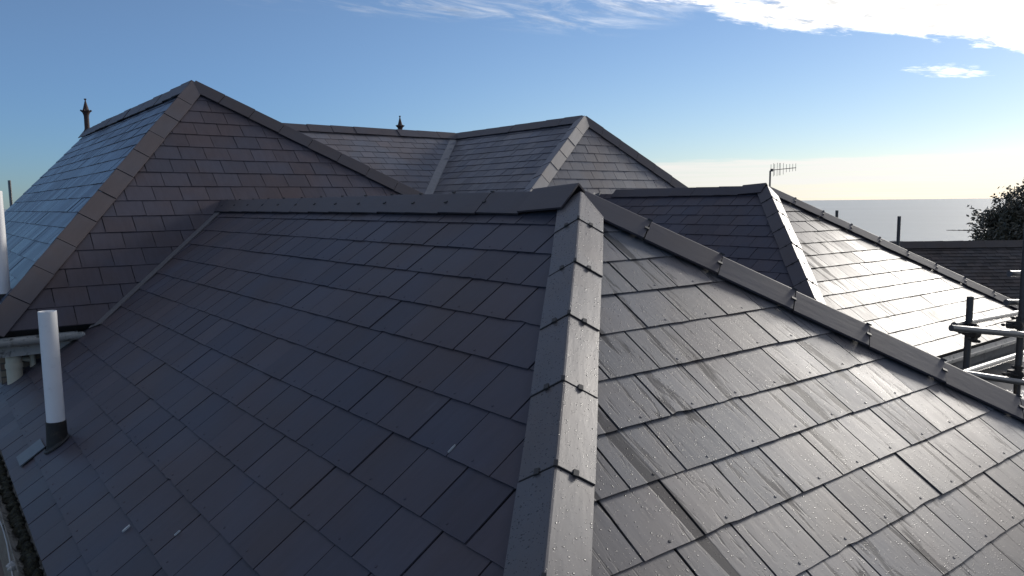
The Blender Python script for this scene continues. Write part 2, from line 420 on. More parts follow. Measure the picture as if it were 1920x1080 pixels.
def nrm(kind, tan):
    th = math.atan(tan); sg = 1 if kind[1] == '+' else -1
    return Vector((0, -math.sin(th)*sg, math.cos(th))) if kind[0] == 'u' else Vector((-math.sin(th)*sg, 0, math.cos(th)))
def cap_tile(parent, name, P0, P1, n1, n2, w=.117, off=.030, th=.010, mat=None, lift0=0.0, lift1=0.0, off1=None, clips=False, peak=.034):
    """one angular tile; P0 upper end, P1 lower end on the line where the slated planes meet"""
    L = (P1-P0).normalized(); off1 = off if off1 is None else off1
    ws = []
    for n in (n1, n2):
        a = L.cross(n).normalized()
        ws.append((a, n))
    # wing directions point away from each other and down
    a1 = ws[0][0]; a2 = ws[1][0]
    if a1.dot(n2) > 0: a1 = -a1
    if a2.dot(n1) > 0: a2 = -a2
    Nn = (n1+n2)/(1+n1.dot(n2))
    nn = Nn.normalized()
    def sect(P, o_):
        top = P+Nn*o_+nn*peak; e1 = P+n1*o_+a1*w; e2 = P+n2*o_+a2*w
        b1 = (e1-top).normalized(); b2 = (e2-top).normalized()
        t = [e1, top+b1*.007, top-nn*.0012, top+b2*.007, e2]
        return t + [t[4]-n2*th, top-nn*(th*1.2), t[0]-n1*th]
    A = sect(P0+nn*lift0, off); B = sect(P1+nn*lift1, off1)
    mb = MB()
    u = [-w, -.01, 0, .01, w, w, 0, -w]; l = (P1-P0).length; r0 = random.uniform(0, 50)
    uvA = [(x+r0, 0) for x in u]; uvB = [(x+r0, l) for x in u]
    n = 8
    mb.faces(A+B, [[k, (k+1) % n, n+(k+1) % n, n+k] for k in range(n)] + [[7, 6, 5, 4, 3, 2, 1, 0], [n+k for k in range(n)]], uvA+uvB)
    bm = bmesh.new(); 
    o = mb.build(name, mat or MT['tile'], parent)
    bm.from_mesh(o.data); bmesh.ops.recalc_face_normals(bm, faces=bm.faces); bm.to_mesh(o.data); bm.free()
    if clips:
        c = MB()
        base = P1+nn*lift1
        tp_ = base+Nn*off1+nn*peak; m1 = tp_.lerp(base+n1*off1+a1*w, .5); m2 = tp_.lerp(base+n2*off1+a2*w, .5)
        for q, nv_ in ((tp_+nn*.0005, nn), (m1+n1*.001, n1), (m2+n2*.001, n2)):
            side = nv_.cross(L).normalized()
            k = .006 if nv_ is nn else .008
            c.box(q-L*.013, q+L*.009, k*2, .008, nv_)
        c.box(base+n1*(off1-.006)+a1*w*.98-L*.004, tp_-nn*.006-L*.004, .012, .008, n1)
        c.box(base+n2*(off1-.006)+a2*w*.98-L*.004, tp_-nn*.006-L*.004, .012, .008, n2)
        c.build('joint_clip', MT['clip'], o)
    return o
def cap_line(parent, name, P0, P1, n1, n2, pitch=.37, start=0.0, clips=False, w=.117, off=.030, mat=None, skip=(), jit=1.0, peak=.032):
    L = (P1-P0); tot = L.length; L.normalize(); d = 0.0; i = 0
    first = start if start > 0 else pitch
    while d < tot-.02:
        step = first if i == 0 else pitch
        e = min(d+step, tot)
        g = .004+random.uniform(0, .003)
        off_j = random.uniform(-.0015, .0015)*jit
        if i not in skip:
            sj = L.cross(n1+n2).normalized()*random.uniform(-.003, .003)*jit; sj2 = sj+L.cross(n1+n2).normalized()*random.uniform(-.002, .002)*jit
            cap_tile(parent, name, P0+L*d+sj, P0+L*(e-g)+sj2, n1, n2, w, off, mat=mat, lift0=-.001+off_j, lift1=.0035+off_j, clips=clips, peak=peak)
        d = e; i += 1

def gutter(parent, a, b, r, mat, name='gutter', fascia=None, drop=.02, out=Vector((0, -1, 0))):
    """half round gutter running a -> b (top inner edge line)"""
    a = Vector(a); b = Vector(b); d = (b-a).normalized(); seg = 12; th = .004
    mb = MB(); o_ = Vector(out)
    def ring(P, rr): return [P + o_*(r - rr*math.cos(math.pi*k/seg)) + Vector((0, 0, -rr*math.sin(math.pi*k/seg))) for k in range(seg+1)]
    A = ring(a, r); B = ring(b, r); Ai = ring(a, r-th); Bi = ring(b, r-th)
    n = seg+1
    fs = []
    for k in range(seg):
        fs += [[k, k+1, n+k+1, n+k], [2*n+k+1, 2*n+k, 3*n+k, 3*n+k+1]]
    fs += [[0, n, 3*n, 2*n], [n-1, 3*n-1, 4*n-1, 2*n-1]]
    mb.faces(A+B+Ai+Bi, fs)
    for P, s_ in ((a, -1), (b, 1)):   # stop ends
        R_ = ring(P, r+.003); R2 = [p+d*s_*.012 for p in R_]
        mb.prism(R_, R2)
    o = mb.build(name, mat, parent)
    l = (b-a).length; k = .25
    while k < l:
        m2 = MB(); P = a+d*k
        R_ = ring(P-d*.012, r+.006); R2 = ring(P+d*.012, r+.006)
        Ri = ring(P-d*.012, r+.0005); Ri2 = ring(P+d*.012, r+.0005)
        fs = []
        for q in range(seg):
            fs += [[q, q+1, n+q+1, n+q], [2*n+q+1, 2*n+q, 3*n+q, 3*n+q+1], [q+1, q, 2*n+q, 2*n+q+1], [n+q, n+q+1, 3*n+q+1, 3*n+q]]
        m2.faces(R_+R2+Ri+Ri2, fs); m2.build('gutter_bracket', mat, o); k += .9
    return o

T = 0.6853
# ================================================================== STRUCTURE: ground, sea
land = [(-1500, -1500), (75, -1500), (92, -25), (86, 35), (60, 78), (10, 96), (-1500, 140)]
mb = MB(); mb.prism([(x, y, -14) for x, y in land], [(x, y, 0) for x, y in land]); tag(mb.build('ground', MT['ground']), 'wet grey yard and land around the houses', kind='structure')
mb = MB(); R_ = 42000
mb.poly([(R_*math.cos(a*math.pi/24), R_*math.sin(a*math.pi/24), -12) for a in range(48)]); tag(mb.build('sea', MT['sea']), 'calm pale grey sea reaching the horizon', kind='structure')

# ================================================================== NEAR WING
AP = (.668, .711, -.002); EZ = -.401
near = root('house_wing', U(.65, 1.1, 0)-Vector((0, 0, U(0, 0, 0).z)), 'nearest hipped slate wing, right slope wet and glistening, left slope in shade', 'house wing', 'slate roofed wings of the house')
nR, nL, nB = nrm('u+', T), nrm('v+', T), nrm('v-', T)
ey = AP[1]-(AP[2]-EZ)/T; exl = AP[0]-(AP[2]-EZ)/T; exr = AP[0]+(AP[2]-EZ)/T
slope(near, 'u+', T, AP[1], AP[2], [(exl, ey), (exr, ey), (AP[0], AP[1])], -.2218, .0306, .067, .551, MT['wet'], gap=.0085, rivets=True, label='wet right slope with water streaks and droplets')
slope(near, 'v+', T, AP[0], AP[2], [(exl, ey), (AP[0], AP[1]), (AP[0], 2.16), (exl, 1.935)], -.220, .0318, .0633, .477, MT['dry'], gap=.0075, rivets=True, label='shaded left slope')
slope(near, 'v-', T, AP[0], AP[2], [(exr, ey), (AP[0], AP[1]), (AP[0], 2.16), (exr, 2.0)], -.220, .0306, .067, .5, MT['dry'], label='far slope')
A_ = U(*AP)
cap_line(near, 'hip_tile', A_+Vector((.0, .0, .012)), U(exl, ey, EZ)+Vector((-.026, .026, 0)), nL, nR, .37, .285, True, w=.107, off=.026, peak=.026)
cap_line(near, 'hip_tile', A_+Vector((.0, .0, .010)), U(exr, ey, EZ), nR, nB, .37, .34, True, off=.026, mat=MT['tiledry'])
# ridge: last tile slopes up onto the hips' meeting point
rd = Vector((0, 1, 0))
cap_line(near, 'ridge_tile', A_+rd*.34, U(AP[0], 2.15, AP[2]), nL, nB, .37, 0, True, off=.030, mat=MT['tiledry'])
cap_tile(near, 'ridge_tile', A_+Vector((0, .012, .018)), A_+rd*.345, nL, nB, .117, .036, mat=MT['tiledry'], lift0=.006, lift1=.006, off1=.034, clips=False)
# valley between near wing and tall wing (strip lying on the left slope)
def valley(parent, Pa, Pb, n1, n2, w1, w2, h=.014, mat=None):
    Pa = Vector(Pa); Pb = Vector(Pb); L = (Pb-Pa).normalized(); a1 = L.cross(n1).normalized(); a2 = L.cross(n2).normalized()
    if a1.z < 0: a1 = -a1
    if a2.z < 0: a2 = -a2
    mb = MB(); k = 14; pts = []; uv = []
    for i in range(k+1):
        P = Pa.lerp(Pb, i/k); j = random.uniform(-.004, .004); j2 = random.uniform(-.003, .003)
        pts += [P+a1*(w1+j)+n1*h, P+(n1+n2)*h*.55, P+a2*(w2+j2)+n2*h]
        pts += [P+a1*(w1+j)+n1*(h-.008), P+a2*(w2+j2)+n2*(h-.008)]
    fs = []
    for i in range(k):
        b = i*5; fs += [[b, b+1, b+6, b+5], [b+1, b+2, b+7, b+6], [b+3, b, b+5, b+8], [b+2, b+4, b+9, b+7]]
    mb.faces(pts, fs); o = mb.build('valley_strip', mat or MT['lead'], parent); return o

TP = .953; PA = (.721, 2.523, .374); PEZ = -.253
nPF = nrm('u+', TP); nPL = nrm('v+', 1.0); nPR = nrm('v-', .607)
valley(near, U(.285, 1.862, -.2645), U(.668, 2.135, -.002), nL, nPF, .15, .012, h=.018)
# left eaves gutter of the near wing
gx = exl*S; gz = EZ*S+ZC
g_ = gutter(near, (gx+.012, ey*S-.05, gz-.018), (gx+.012, 1.93*S, gz-.018), .052, MT['oldgutter'], out=Vector((-1, 0, 0)))
mb = MB()
k = ey*S
while k < 1.93*S:
    l = random.uniform(.04, .12); 
    mb.lathe((gx-.030+random.uniform(-.012, .012), k, gz-.052), [(.001, -.02), (random.uniform(.022, .036), .0), (random.uniform(.012, .025), random.uniform(.012, .024)), (.003, .03)], 7)
    k += l*.35
mb.build('gutter_moss', MT['moss'], g_)
# walls
mb = MB(); mb.aabb((gx+.22, ey*S+.25, 0), (exr*S-.2, 2.0*S, gz-.16)); mb.build('wall', MT['render'], near)
mb = MB(); mb.box((gx+.02, ey*S, gz-.10), (gx+.02, 1.92*S, gz-.10), .022, .15); mb.build('fascia', MT['wood'], near)
# patch slate
def onL(x, y, h): # metres on left slope
    z = (AP[2]+T*(x/S-AP[0]))*S+ZC
    return Vector((x, y, z))+nL*h
mb = MB(); x0, x1, y0, y1 = .375, .50, 4.98, 5.19
mb.prism([onL(x0, y0, .014), onL(x1, y0+.012, .012), onL(x1, y1, .012), onL(x0, y1-.01, .014)][::-1], [onL(x0, y0, .021), onL(x1, y0+.012, .018), onL(x1, y1, .018), onL(x0, y1-.01, .021)][::-1], [(x0, y0), (x1, y0), (x1, y1), (x0, y1)])
MT['patch'] = plain('pale_repair_slate', (.10, .115, .13), .45, 0, 30, .5, .0006)
tag(mb.build('repair_slate', MT['patch'], near), 'paler bluish repair slate')
MT['drop'] = plain('chalky_mark', (.5, .52, .52), .8, 0, 90, .6)
# chalky marks and chips
def mark(x, y, l, w_, ang, nm):
    mb = MB(); pts = []; k = 9
    for i in range(k):
        a = 2*math.pi*i/k; rr_ = random.uniform(.75, 1.15); dx_, dy_ = math.cos(a)*l*rr_, math.sin(a)*w_*rr_
        pts.append((x+dx_*math.cos(ang)-dy_*math.sin(ang), y+dx_*math.sin(ang)+dy_*math.cos(ang)))
    mb.prism([onL(px_, py_, .010) for px_, py_ in pts], [onL(px_, py_, .0165) for px_, py_ in pts]); mb.build(nm, MT['drop'], near)
mark(.592, 3.314, .016, .005, 0, 'chalky_mark'); mark(1.330, 2.019, .014, .0016, 0, 'chalky_mark'); mark(.70, 2.955, .012, .002, 0, 'chalky_mark')

# ================================================================== TALL WING (left)
tall = root('house_wing', U(.72, 3.2, 0)-Vector((0, 0, U(0, 0, 0).z)), 'tallest slate wing at the left, its left slope reflecting blue sky', 'house wing', 'slate roofed wings of the house')
GY = 4.40
slope(tall, 'u+', TP, PA[1], PA[2], [(.094, 1.865), (1.754, 1.865), (PA[0], PA[1])], .0155, .0385, .0685, .707, MT['dry'], rivets=False, label='front slope facing the camera')
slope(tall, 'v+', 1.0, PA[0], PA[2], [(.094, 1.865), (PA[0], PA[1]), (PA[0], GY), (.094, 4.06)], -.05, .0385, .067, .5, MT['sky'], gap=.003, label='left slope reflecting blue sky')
slope(tall, 'v-', .607, PA[0], PA[2], [(1.754, 1.865), (PA[0], PA[1]), (PA[0], GY), (1.754, GY)], -.05, .030, .067, .5, MT['dry'], label='right slope')
PP = U(*PA)
cap_line(tall, 'hip_tile', PP+Vector((0, 0, .012)), U(.094, 1.865, PEZ), nPL, nPF, .37, .42, False, mat=MT['tiledry'], w=.135, off=.027)
cap_line(tall, 'hip_tile', PP+Vector((0, 0, .010)), U(1.754, 1.865, PEZ), nPF, nPR, .37, .37, False, mat=MT['tiledry'], w=.135, off=.030)
cap_line(tall, 'ridge_tile', PP+Vector((0, .03, 0)), U(.721, GY+.02, .374), nPL, nPR, .45, 0, False, mat=MT['tiledry'], w=.15, off=.034, jit=3)
gxP = .094*S; gyP = 1.865*S; gzP = PEZ*S+ZC
gutter(tall, (gxP-.1, gyP+.010, gzP-.055), (.268*S, gyP+.010, gzP-.055), .055, MT['gutter'], out=Vector((0, -1, 0)))
mb = MB(); mb.box((gxP-.05, gyP+.035, gzP-.125), (.262*S, gyP+.035, gzP-.125), .024, .15); mb.build('fascia', MT['gutter'], tall)
mb = MB(); mb.aabb((gxP+.1, gyP+.22, 0), (1.70*S, GY*S-.12, gzP-.05))
# gable infill
q = [Vector((gxP+.1, GY*S-.30, gzP-.06)), Vector((1.70*S, GY*S-.13, gzP-.06)), Vector((PA[0]*S, GY*S-.13, .374*S+ZC-.12))]
mb.prism(q, [p+Vector((0, -.15, 0)) for p in q]); mb.build('wall', MT['brick'], tall)
dp = MB(); dx0 = .135*S+.03
dp.tube((dx0, gyP+.10, gzP-.72), (dx0, gyP+.10, gzP-.19), .055, 18); dp.tube((dx0, gyP+.10, gzP-.30), (dx0, gyP+.10, gzP-.265), .062, 18)
dp.tube((dx0, gyP+.10, gzP-.205), (dx0, gyP+.10, gzP-.165), .066, 18)
o = dp.build('downpipe', MT['cream'], tall); smooth_by_angle(o)
dp = MB(); dp.tube((dx0+.13, gyP+.14, gzP-.70), (dx0+.13, gyP+.14, gzP-.20), .022, 12); dp.tube((dx0+.13, gyP+.14, gzP-.26), (dx0+.02, gyP+.14, gzP-.24), .018, 12)
o = dp.build('overflow_pipe', MT['cream'], tall); smooth_by_angle(o)

# ================================================================== REAR WING
RA = (2.36, 2.49, .363); J = (2.36, 3.477); TF = 1.6; REZ = -.25
rear = root('house_wing', U(2.36, 3.2, 0)-Vector((0, 0, U(0, 0, 0).z)), 'rear slate wing with a pale valley and worn streaky slates', 'house wing', 'slate roofed wings of the house')
fy = RA[1]-(RA[2]-REZ)/TF; hx = (RA[2]-REZ)/T
slope(rear, 'u+', T, J[1], RA[2], [(.721, J[1]), (J[0], J[1]), (J[0]-hx, J[1]-hx), (.721, J[1]-hx)], .309, .0295, .067, 1.515, MT['rearlit'], label='slope between the tall wing and the valley')
slope(rear, 'v+', T, RA[0], RA[2], [(RA[0], J[1]), (RA[0], RA[1]), (RA[0]-hx, fy), (RA[0]-hx, J[1]-hx)], .30, .0305, .067, 2.5, MT['worn'], label='worn slope with pale streaks')
slope(rear, 'u+', TF, RA[1], RA[2], [(RA[0], RA[1]), (RA[0]-hx, fy), (RA[0]+hx, fy)], .058, .0375, .067, 2.428, MT['rearlit'], label='steep front slope')
slope(rear, 'v-', T, RA[0], RA[2], [(RA[0], RA[1]), (RA[0]+hx, fy), (RA[0]+hx, 4.15), (RA[0], 4.15)], .30, .0305, .067, 2.5, MT['dry'], label='far right slope')
slope(rear, 'v+', T, RA[0], RA[2], [(RA[0], J[1]), (RA[0]-.65, 4.15), (RA[0], 4.15)], .30, .0305, .067, 2.5, MT['dry'], label='hidden back slope')
slope(rear, 'u-', T, J[1], RA[2], [(.721, J[1]), (J[0], J[1]), (J[0]-.67, J[1]+.67), (.721, J[1]+.67)], .309, .0295, .067, 1.515, MT['dry'], label='back slope')
nF3 = nrm('u+', TF); nU = nrm('u+', T); nUb = nrm('u-', T); RP = U(*RA)
cap_line(rear, 'hip_tile', RP+Vector((0, 0, .012)), U(RA[0]-hx, fy, REZ), nL, nF3, .37, .40, False, mat=MT['rearlit'], w=.14, off=.030)
cap_line(rear, 'hip_tile', RP+Vector((0, 0, .010)), U(RA[0]+hx, fy, REZ), nF3, nB, .37, .37, False, mat=MT['tiledry'], w=.14, off=.030)
cap_line(rear, 'ridge_tile', RP+Vector((0, .04, 0)), U(RA[0], 4.17, RA[2]), nL, nB, .45, 0, False, mat=MT['tiledry'], w=.16, off=.036, jit=3)
cap_line(rear, 'ridge_tile', U(J[0]-.02, J[1], RA[2]), U(.75, J[1], RA[2]), nU, nUb, .45, 0, False, mat=MT['tiledry'], w=.16, off=.034, jit=3)
valley(rear, U(RA[0]-hx, J[1]-hx, REZ), U(J[0], J[1], RA[2]-.004), nU, nL, .13, .03, h=.022, mat=MT['leadpale'])
mb = MB(); mb.aabb(((RA[0]-hx)*S+.25, fy*S+.25, 0), ((RA[0]+hx)*S-.25, 4.12*S, REZ*S+ZC-.1)); mb.aabb((.9*S, (J[1]-hx)*S+.25, 0), ((RA[0]-hx)*S+.249, 4.10*S, REZ*S+ZC-.102))
q = [Vector(((RA[0]-hx)*S+.5, 4.13*S, REZ*S+ZC)), Vector(((RA[0]+hx)*S-.5, 4.13*S, REZ*S+ZC)), Vector((RA[0]*S, 4.13*S, RA[2]*S+ZC-.12))]
mb.prism(q, [p+Vector((0, -.12, 0)) for p in q]); mb.build('wall', MT['render'], rear)

# ================================================================== RIGHT WING
QA = (2.21, 1.463, .031); QEZ = -.400; qh = (QA[2]-QEZ)/T
right = root('house_wing', U(2.2, 1.6, 0)-Vector((0, 0, U(0, 0, 0).z)), 'hipped slate wing whose front slope glares white in the sun', 'house wing', 'slate roofed wings of the house')
slope(right, 'u+', T, QA[1], QA[2], [(QA[0], QA[1]), (QA[0]-qh, QA[1]-qh), (QA[0]+qh, QA[1]-qh)], -.312, .0306, .067, 2.103, MT['wetfar'], label='front slope glaring white in the sun')
slope(right, 'v+', T, QA[0], QA[2], [(QA[0], QA[1]), (QA[0]-qh, QA[1]-qh), (QA[0]-qh, 2.29), (QA[0], 2.29)], -.109, .0306, .067, 1.658, MT['dry'], label='dark left slope')
slope(right, 'v-', T, QA[0], QA[2], [(QA[0], QA[1]), (QA[0]+qh, QA[1]-qh), (QA[0]+qh, 2.29), (QA[0], 2.29)], -.109, .0306, .067, 1.658, MT['dry'], label='far right slope')
QP = U(*QA)
cap_line(right, 'hip_tile', QP+Vector((0, 0, .012)), U(QA[0]-qh, QA[1]-qh, QEZ), nL, nR, .37, .33, True, off=.026, mat=MT['tiledry'])
cap_line(right, 'hip_tile', QP+Vector((0, 0, .010)), U(QA[0]+qh, QA[1]-qh, QEZ), nR, nB, .37, .36, True, off=.026, mat=MT['tiledry'])
cap_line(right, 'ridge_tile', QP+rd*.34, U(QA[0], 2.15, QA[2]), nL, nB, .37, 0, False, off=.030, mat=MT['tiledry'])
cap_tile(right, 'ridge_tile', QP+Vector((0, .012, .018)), QP+rd*.345, nL, nB, .117, .036, mat=MT['tiledry'], lift0=.006, lift1=.006, off1=.034)
valley(right, U(QA[0]-.30, 2.235-.14, QA[2]-.2055), U(QA[0], 2.262, QA[2]), nL, nF3, .09, .05, h=.018)
ye = (QA[1]-qh)*S; ze = QEZ*S+ZC
gutter(right, ((QA[0]-qh)*S, ye+.010, ze-.03), ((QA[0]+qh)*S, ye+.010, ze-.03), .055, MT['gutter'], out=Vector((0, -1, 0)))
mb = MB(); mb.box(((QA[0]-qh)*S, ye+.035, ze-.12), ((QA[0]+qh)*S, ye+.035, ze-.12), .024, .16); mb.build('fascia', MT['greywall'], right)
mb = MB(); mb.aabb(((QA[0]-qh)*S+.2, ye+.25, 0), ((QA[0]+qh)*S-.2, 2.2*S, ze-.1)); mb.build('wall', MT['greywall'], right)

# ================================================================== LOW FLAT ROOF beyond the scaffold
flat = root('flat_roof', (12, 1, 0), 'low flat roof with bright wet patches behind the scaffold tubes at the right edge', 'flat roof')
mb = MB(); fz = ZC-1.84
mb.prism([(6.8, -4, fz-.12), (17, -4, fz-.12), (17, 3.34, fz-.12), (6.8, 3.34, fz-.12)], [(6.8, -4, fz), (17, -4, fz), (17, 3.34, fz), (6.8, 3.34, fz)]); mb.build('roof_felt', MT['felt'], flat)
mb = MB(); mb.aabb((7.0, -3.8, 0), (16.8, 3.05, fz-.122)); mb.build('wall', MT['render'], flat)

# ================================================================== FAR BUILDING
Rh = Vector((.787, -.617, 0)).normalized(); Fh = Vector((.617, .787, 0))
far = root('far_house', (18.5, 7.5, 0), 'far house with dark brown tiled roof below the tree and sea', 'house')
rc = Vector((18.6, 7.05, ZC-1.02)); half = 5.6
def far_slope(sgn, mat):
    th = math.radians(38); e_t = (Fh*sgn*math.cos(th)+Vector((0, 0, math.sin(th)))); n_ = (-Fh*sgn*math.sin(th)+Vector((0, 0, math.cos(th))))
    mb = MB(); g = .105; w = .17
    for k in range(1, 30):
        for i in range(int(-half/w), int(half/w)):
            s_ = i*w+(k % 2)*w/2; t_ = -k*g
            hb = .014+random.uniform(-.003, .003)
            def pt(s, t, h): return rc+Rh*s+e_t*t+n_*h
            q = [(s_+.002, t_), (s_+w-.002, t_), (s_+w-.002, t_+g+.02), (s_+.002, t_+g+.02)]
            if sgn < 0: q = q[::-1]
            top = [pt(s, t, hb-.012*(t-t_)/g) for s, t in q]; bot = [pt(s, t, hb-.012*(t-t_)/g-.008) for s, t in q]
            mb.prism(bot, top, q)
    mb.build('tile_slope', mat, far)
    bb = MB(); q = [(-half, 0), (-half, -3.05), (half, -3.05), (half, 0)]
    q2 = q[::-1] if sgn > 0 else q
    bb.prism([rc+Rh*s+e_t*t-n_*.06 for s, t in q2], [rc+Rh*s+e_t*t-n_*.006 for s, t in q2]); bb.build('roof_boarding', MT['back'], far)
    return n_
na = far_slope(1, MT['brown']); nb_ = far_slope(-1, MT['brown'])
cap_line(far, 'ridge_tile', rc-Rh*half, rc+Rh*half, na, nb_, .45, 0, False, w=.16, off=.035, mat=MT['brown'])
mb = MB(); c0 = rc-Vector((0, 0, rc.z))
q = [c0-Rh*(half-.2)-Fh*2.2, c0+Rh*(half-.2)-Fh*2.2, c0+Rh*(half-.2)+Fh*2.2, c0-Rh*(half-.2)+Fh*2.2]
mb.prism(q, [p+Vector((0, 0, rc.z-1.85)) for p in q])
for s_ in (-1, 1):
    e = c0+Rh*s_*(half-.25); g3 = [e-Fh*2.1+Vector((0, 0, rc.z-1.84)), e+Fh*2.1+Vector((0, 0, rc.z-1.84)), e+Vector((0, 0, rc.z-.15))]
    mb.prism(g3, [p-Rh*s_*.15 for p in g3])
mb.build('wall', MT['render'], far)

# small humped roof end behind the ridge
hump = root('distant_roof', (20.6, 9.25, 0), 'small grey hump of a distant roof showing above the brown ridge beside the thick pole', 'roof')
mb = MB(); c = Vector((20.6, 9.25, ZC-1.05)); 
prof = []
for k in range(13):
    a = math.pi*k/12; prof.append((-math.cos(a)*.30, math.sin(a)**.7*.17))
bot = []; top = []
A = [c-Fh*.5+Rh*x+Vector((0, 0, z-.22)) for x, z in prof]; B = [c+Fh*.9+Rh*x*.9+Vector((0, 0, z*.8-.22)) for x, z in prof]
mb.prism(A+[c-Fh*.5+Rh*.45-Vector((0, 0, .6)), c-Fh*.5-Rh*.45-Vector((0, 0, .6))], B+[c+Fh*.9+Rh*.45-Vector((0, 0, .6)), c+Fh*.9-Rh*.45-Vector((0, 0, .6))])
mb.build('roof_cover', MT['lead'], hump)
mb = MB(); mb.aabb((20.0, 8.7, 0), (21.6, 10.4, ZC-1.66)); mb.build('wall', MT['render'], hump)

# ================================================================== PIPES
def vent(base, top_z, r, boot_h, label, n):
    b = Vector(base); t = root('vent_pipe', b, label, 'vent pipe', 'white vent pipes')
    mb = MB(); L = top_z-b.z
    mb.lathe(b+Vector((0, 0, boot_h-.04)), [(r, 0), (r, L-boot_h+.04), (r-.005, L-boot_h+.04), (r-.005, L-boot_h-.4)], 28, cap=False)
    smooth_by_angle(mb.build('pipe', MT['white'], t))
    mb = MB(); mb.lathe(b-Vector((0, 0, .10)), [(r+.014, 0), (r+.010, .10), (r+.006, boot_h*.6+.1), (r+.005, boot_h+.1), (r-.002, boot_h+.1)], 28, cap=False)
    smooth_by_angle(mb.build('boot', MT['leadrust'], t))
    # skirt dressed onto the slates
    mb = MB(); ax = n; q = ax.to_track_quat('Z', 'Y'); up = (Vector((0, 0, 1))-n*n.z).normalized(); sd = n.cross(up)
    pts = []; K = 28; rings = ((r+.008, .026), (r+.012, .020), (r+.017, .0175), (r+.022, .0165), (r+.024, .010))
    for rr, h in rings:
        for k in range(K):
            a = 2*math.pi*k/K; sq = 1.0+.16*abs(math.sin(2*a))*(rr-r)/.08
            pts.append(b+n*(h+random.uniform(-.0008, .0008)) + (up*math.cos(a)*1.1+sd*math.sin(a))*rr*sq)
    fs = [[j*K+k, j*K+(k+1) % K, (j+1)*K+(k+1) % K, (j+1)*K+k] for j in range(len(rings)-1) for k in range(K)]
    mb.faces(pts, fs); smooth_by_angle(mb.build('skirt', MT['leadrust'], t), 60)
    return t
vent((.545, 4.90, ZC-1.335), ZC-.569, .0465, .14, 'white vent pipe with a black boot on the shaded slope of the nearest wing', nL)
vent((.547, 7.731, ZC-.775), ZC+.149, .058, .06, 'white vent pipe cut by the left edge of the picture, on the blue reflecting slope', nPL)

# ================================================================== FINIALS
def finial_parts():
    t = root('roof_finial', (PA[0]*S, GY*S-.10, .374*S+ZC+.03), 'large terracotta spike finial on the far end of the tall left ridge', 'finial', 'terracotta finials')
    b = WORLD[t.name]
    mb = MB(); mb.lathe(b, [(.062, -.04), (.062, .0), (.050, .03), (.045, .06), (.043, .26), (.048, .30), (.062, .34), (.082, .365), (.086, .378), (.062, .388)], 20)
    smooth_by_angle(mb.build('shaft', MT['terra'], t))
    mb = MB(); mb.lathe(b, [(.061, .385), (.050, .41), (.038, .455), (.020, .525), (.011, .56), (.011, .573), (.022, .586), (.022, .60), (.009, .604)], 20)
    smooth_by_angle(mb.build('spike', MT['terra'], t))
    mb = MB()
    for k in range(8):
        a = k*math.pi/4+.2; p = b+Vector((math.cos(a)*.070, math.sin(a)*.070, .365)); q = b+Vector((math.cos(a)*.096, math.sin(a)*.096, .388)); mb.box(p, q, .03, .02)
    mb.build('crown_petals', MT['terra'], t)
    return t
f1 = finial_parts()
f2 = f1.copy(); C.objects.link(f2); f2.location = (RA[0]*S, 4.10*S, RA[2]*S+ZC+.03)
f2['label'] = 'smaller looking distant finial peeking over the long ridge of the rear wing'
for ch in list(f1.children):
    c_ = ch.copy(); C.objects.link(c_); c_.parent = f2

# ================================================================== SCAFFOLD
def tube_thing(name, a, b, label, cat, group, mat='steel', r=.02415):
    a = Vector(a); b = Vector(b)
    t = root(name, a, label, cat, group)
    mb = MB(); mb.tube(a, b, r, 18, hollow=True); smooth_by_angle(mb.build('tube', MT[mat], t)); return t
def coupler(parent, p, d1, d2):
    p = Vector(p); d1 = Vector(d1).normalized(); d2 = Vector(d2).normalized(); mb = MB()
    x = d1.cross(d2).normalized()
    for d, o in ((d1, x*.024), (d2, -x*.024)):
        mb.lathe(p+o-d*.028, [(.030, 0), (.034, .006), (.034, .050), (.030, .056)], 14, d)
        sd = d.cross(x).normalized()
        mb.box(p+o+sd*.028-x*.0, p+o+sd*.066, .034, .030, d); mb.tube(p+o+sd*.052-x*.05, p+o+sd*.052+x*.055, .0065, 8); mb.tube(p+o+sd*.052+x*.030, p+o+sd*.052+x*.046, .012, 6)
    smooth_by_angle(mb.build('coupler', MT['coupler'], parent), 30)
grp = 'scaffold tubes by the right wing'
p1 = tube_thing('scaffold_post', (6.155, 2.325, 0), (6.155, 2.325, ZC-.73), 'upright scaffold post standing free in front of the bright right slope', 'scaffold post', grp, 'darksteel')
p2 = tube_thing('scaffold_post', (6.47, 2.085, 0), (6.47, 2.085, ZC+1.2), 'tall scaffold post running up the right edge of the picture', 'scaffold post', grp, 'darksteel')
t1 = tube_thing('scaffold_tube', (5.76, 2.29, ZC-.918), (6.62, 1.92, ZC-1.04), 'dark upper scaffold rail sloping across the front of both posts', 'scaffold tube', grp)
t2 = tube_thing('scaffold_tube', (5.95, 2.345, ZC-.925), (8.3, 2.50, ZC-1.035), 'upper scaffold tube lit silver, running back from the free post', 'scaffold tube', grp)
t3 = tube_thing('scaffold_tube', (5.95, 2.27, ZC-1.27), (8.3, 2.42, ZC-1.37), 'lower scaffold tube lit silver, running back above the wet flat roof', 'scaffold tube', grp)
t4 = tube_thing('scaffold_tube', (5.9, 2.29, ZC-1.262), (6.75, 1.86, ZC-1.44), 'dark lower scaffold rail just above the hip of the nearest wing', 'scaffold tube', grp)
coupler(t1, (6.0, 2.24, ZC-.975), (.86, -.37, -.12), (0, 0, 1))
coupler(p1, (6.11, 2.30, ZC-.985), (0, 0, 1), (.86, -.37, -.12))
coupler(p2, (6.45, 2.12, ZC-.95), (0, 0, 1), (1, .1, -.05))
coupler(p2, (6.44, 2.09, ZC-1.32), (0, 0, 1), (1, .1, -.05))
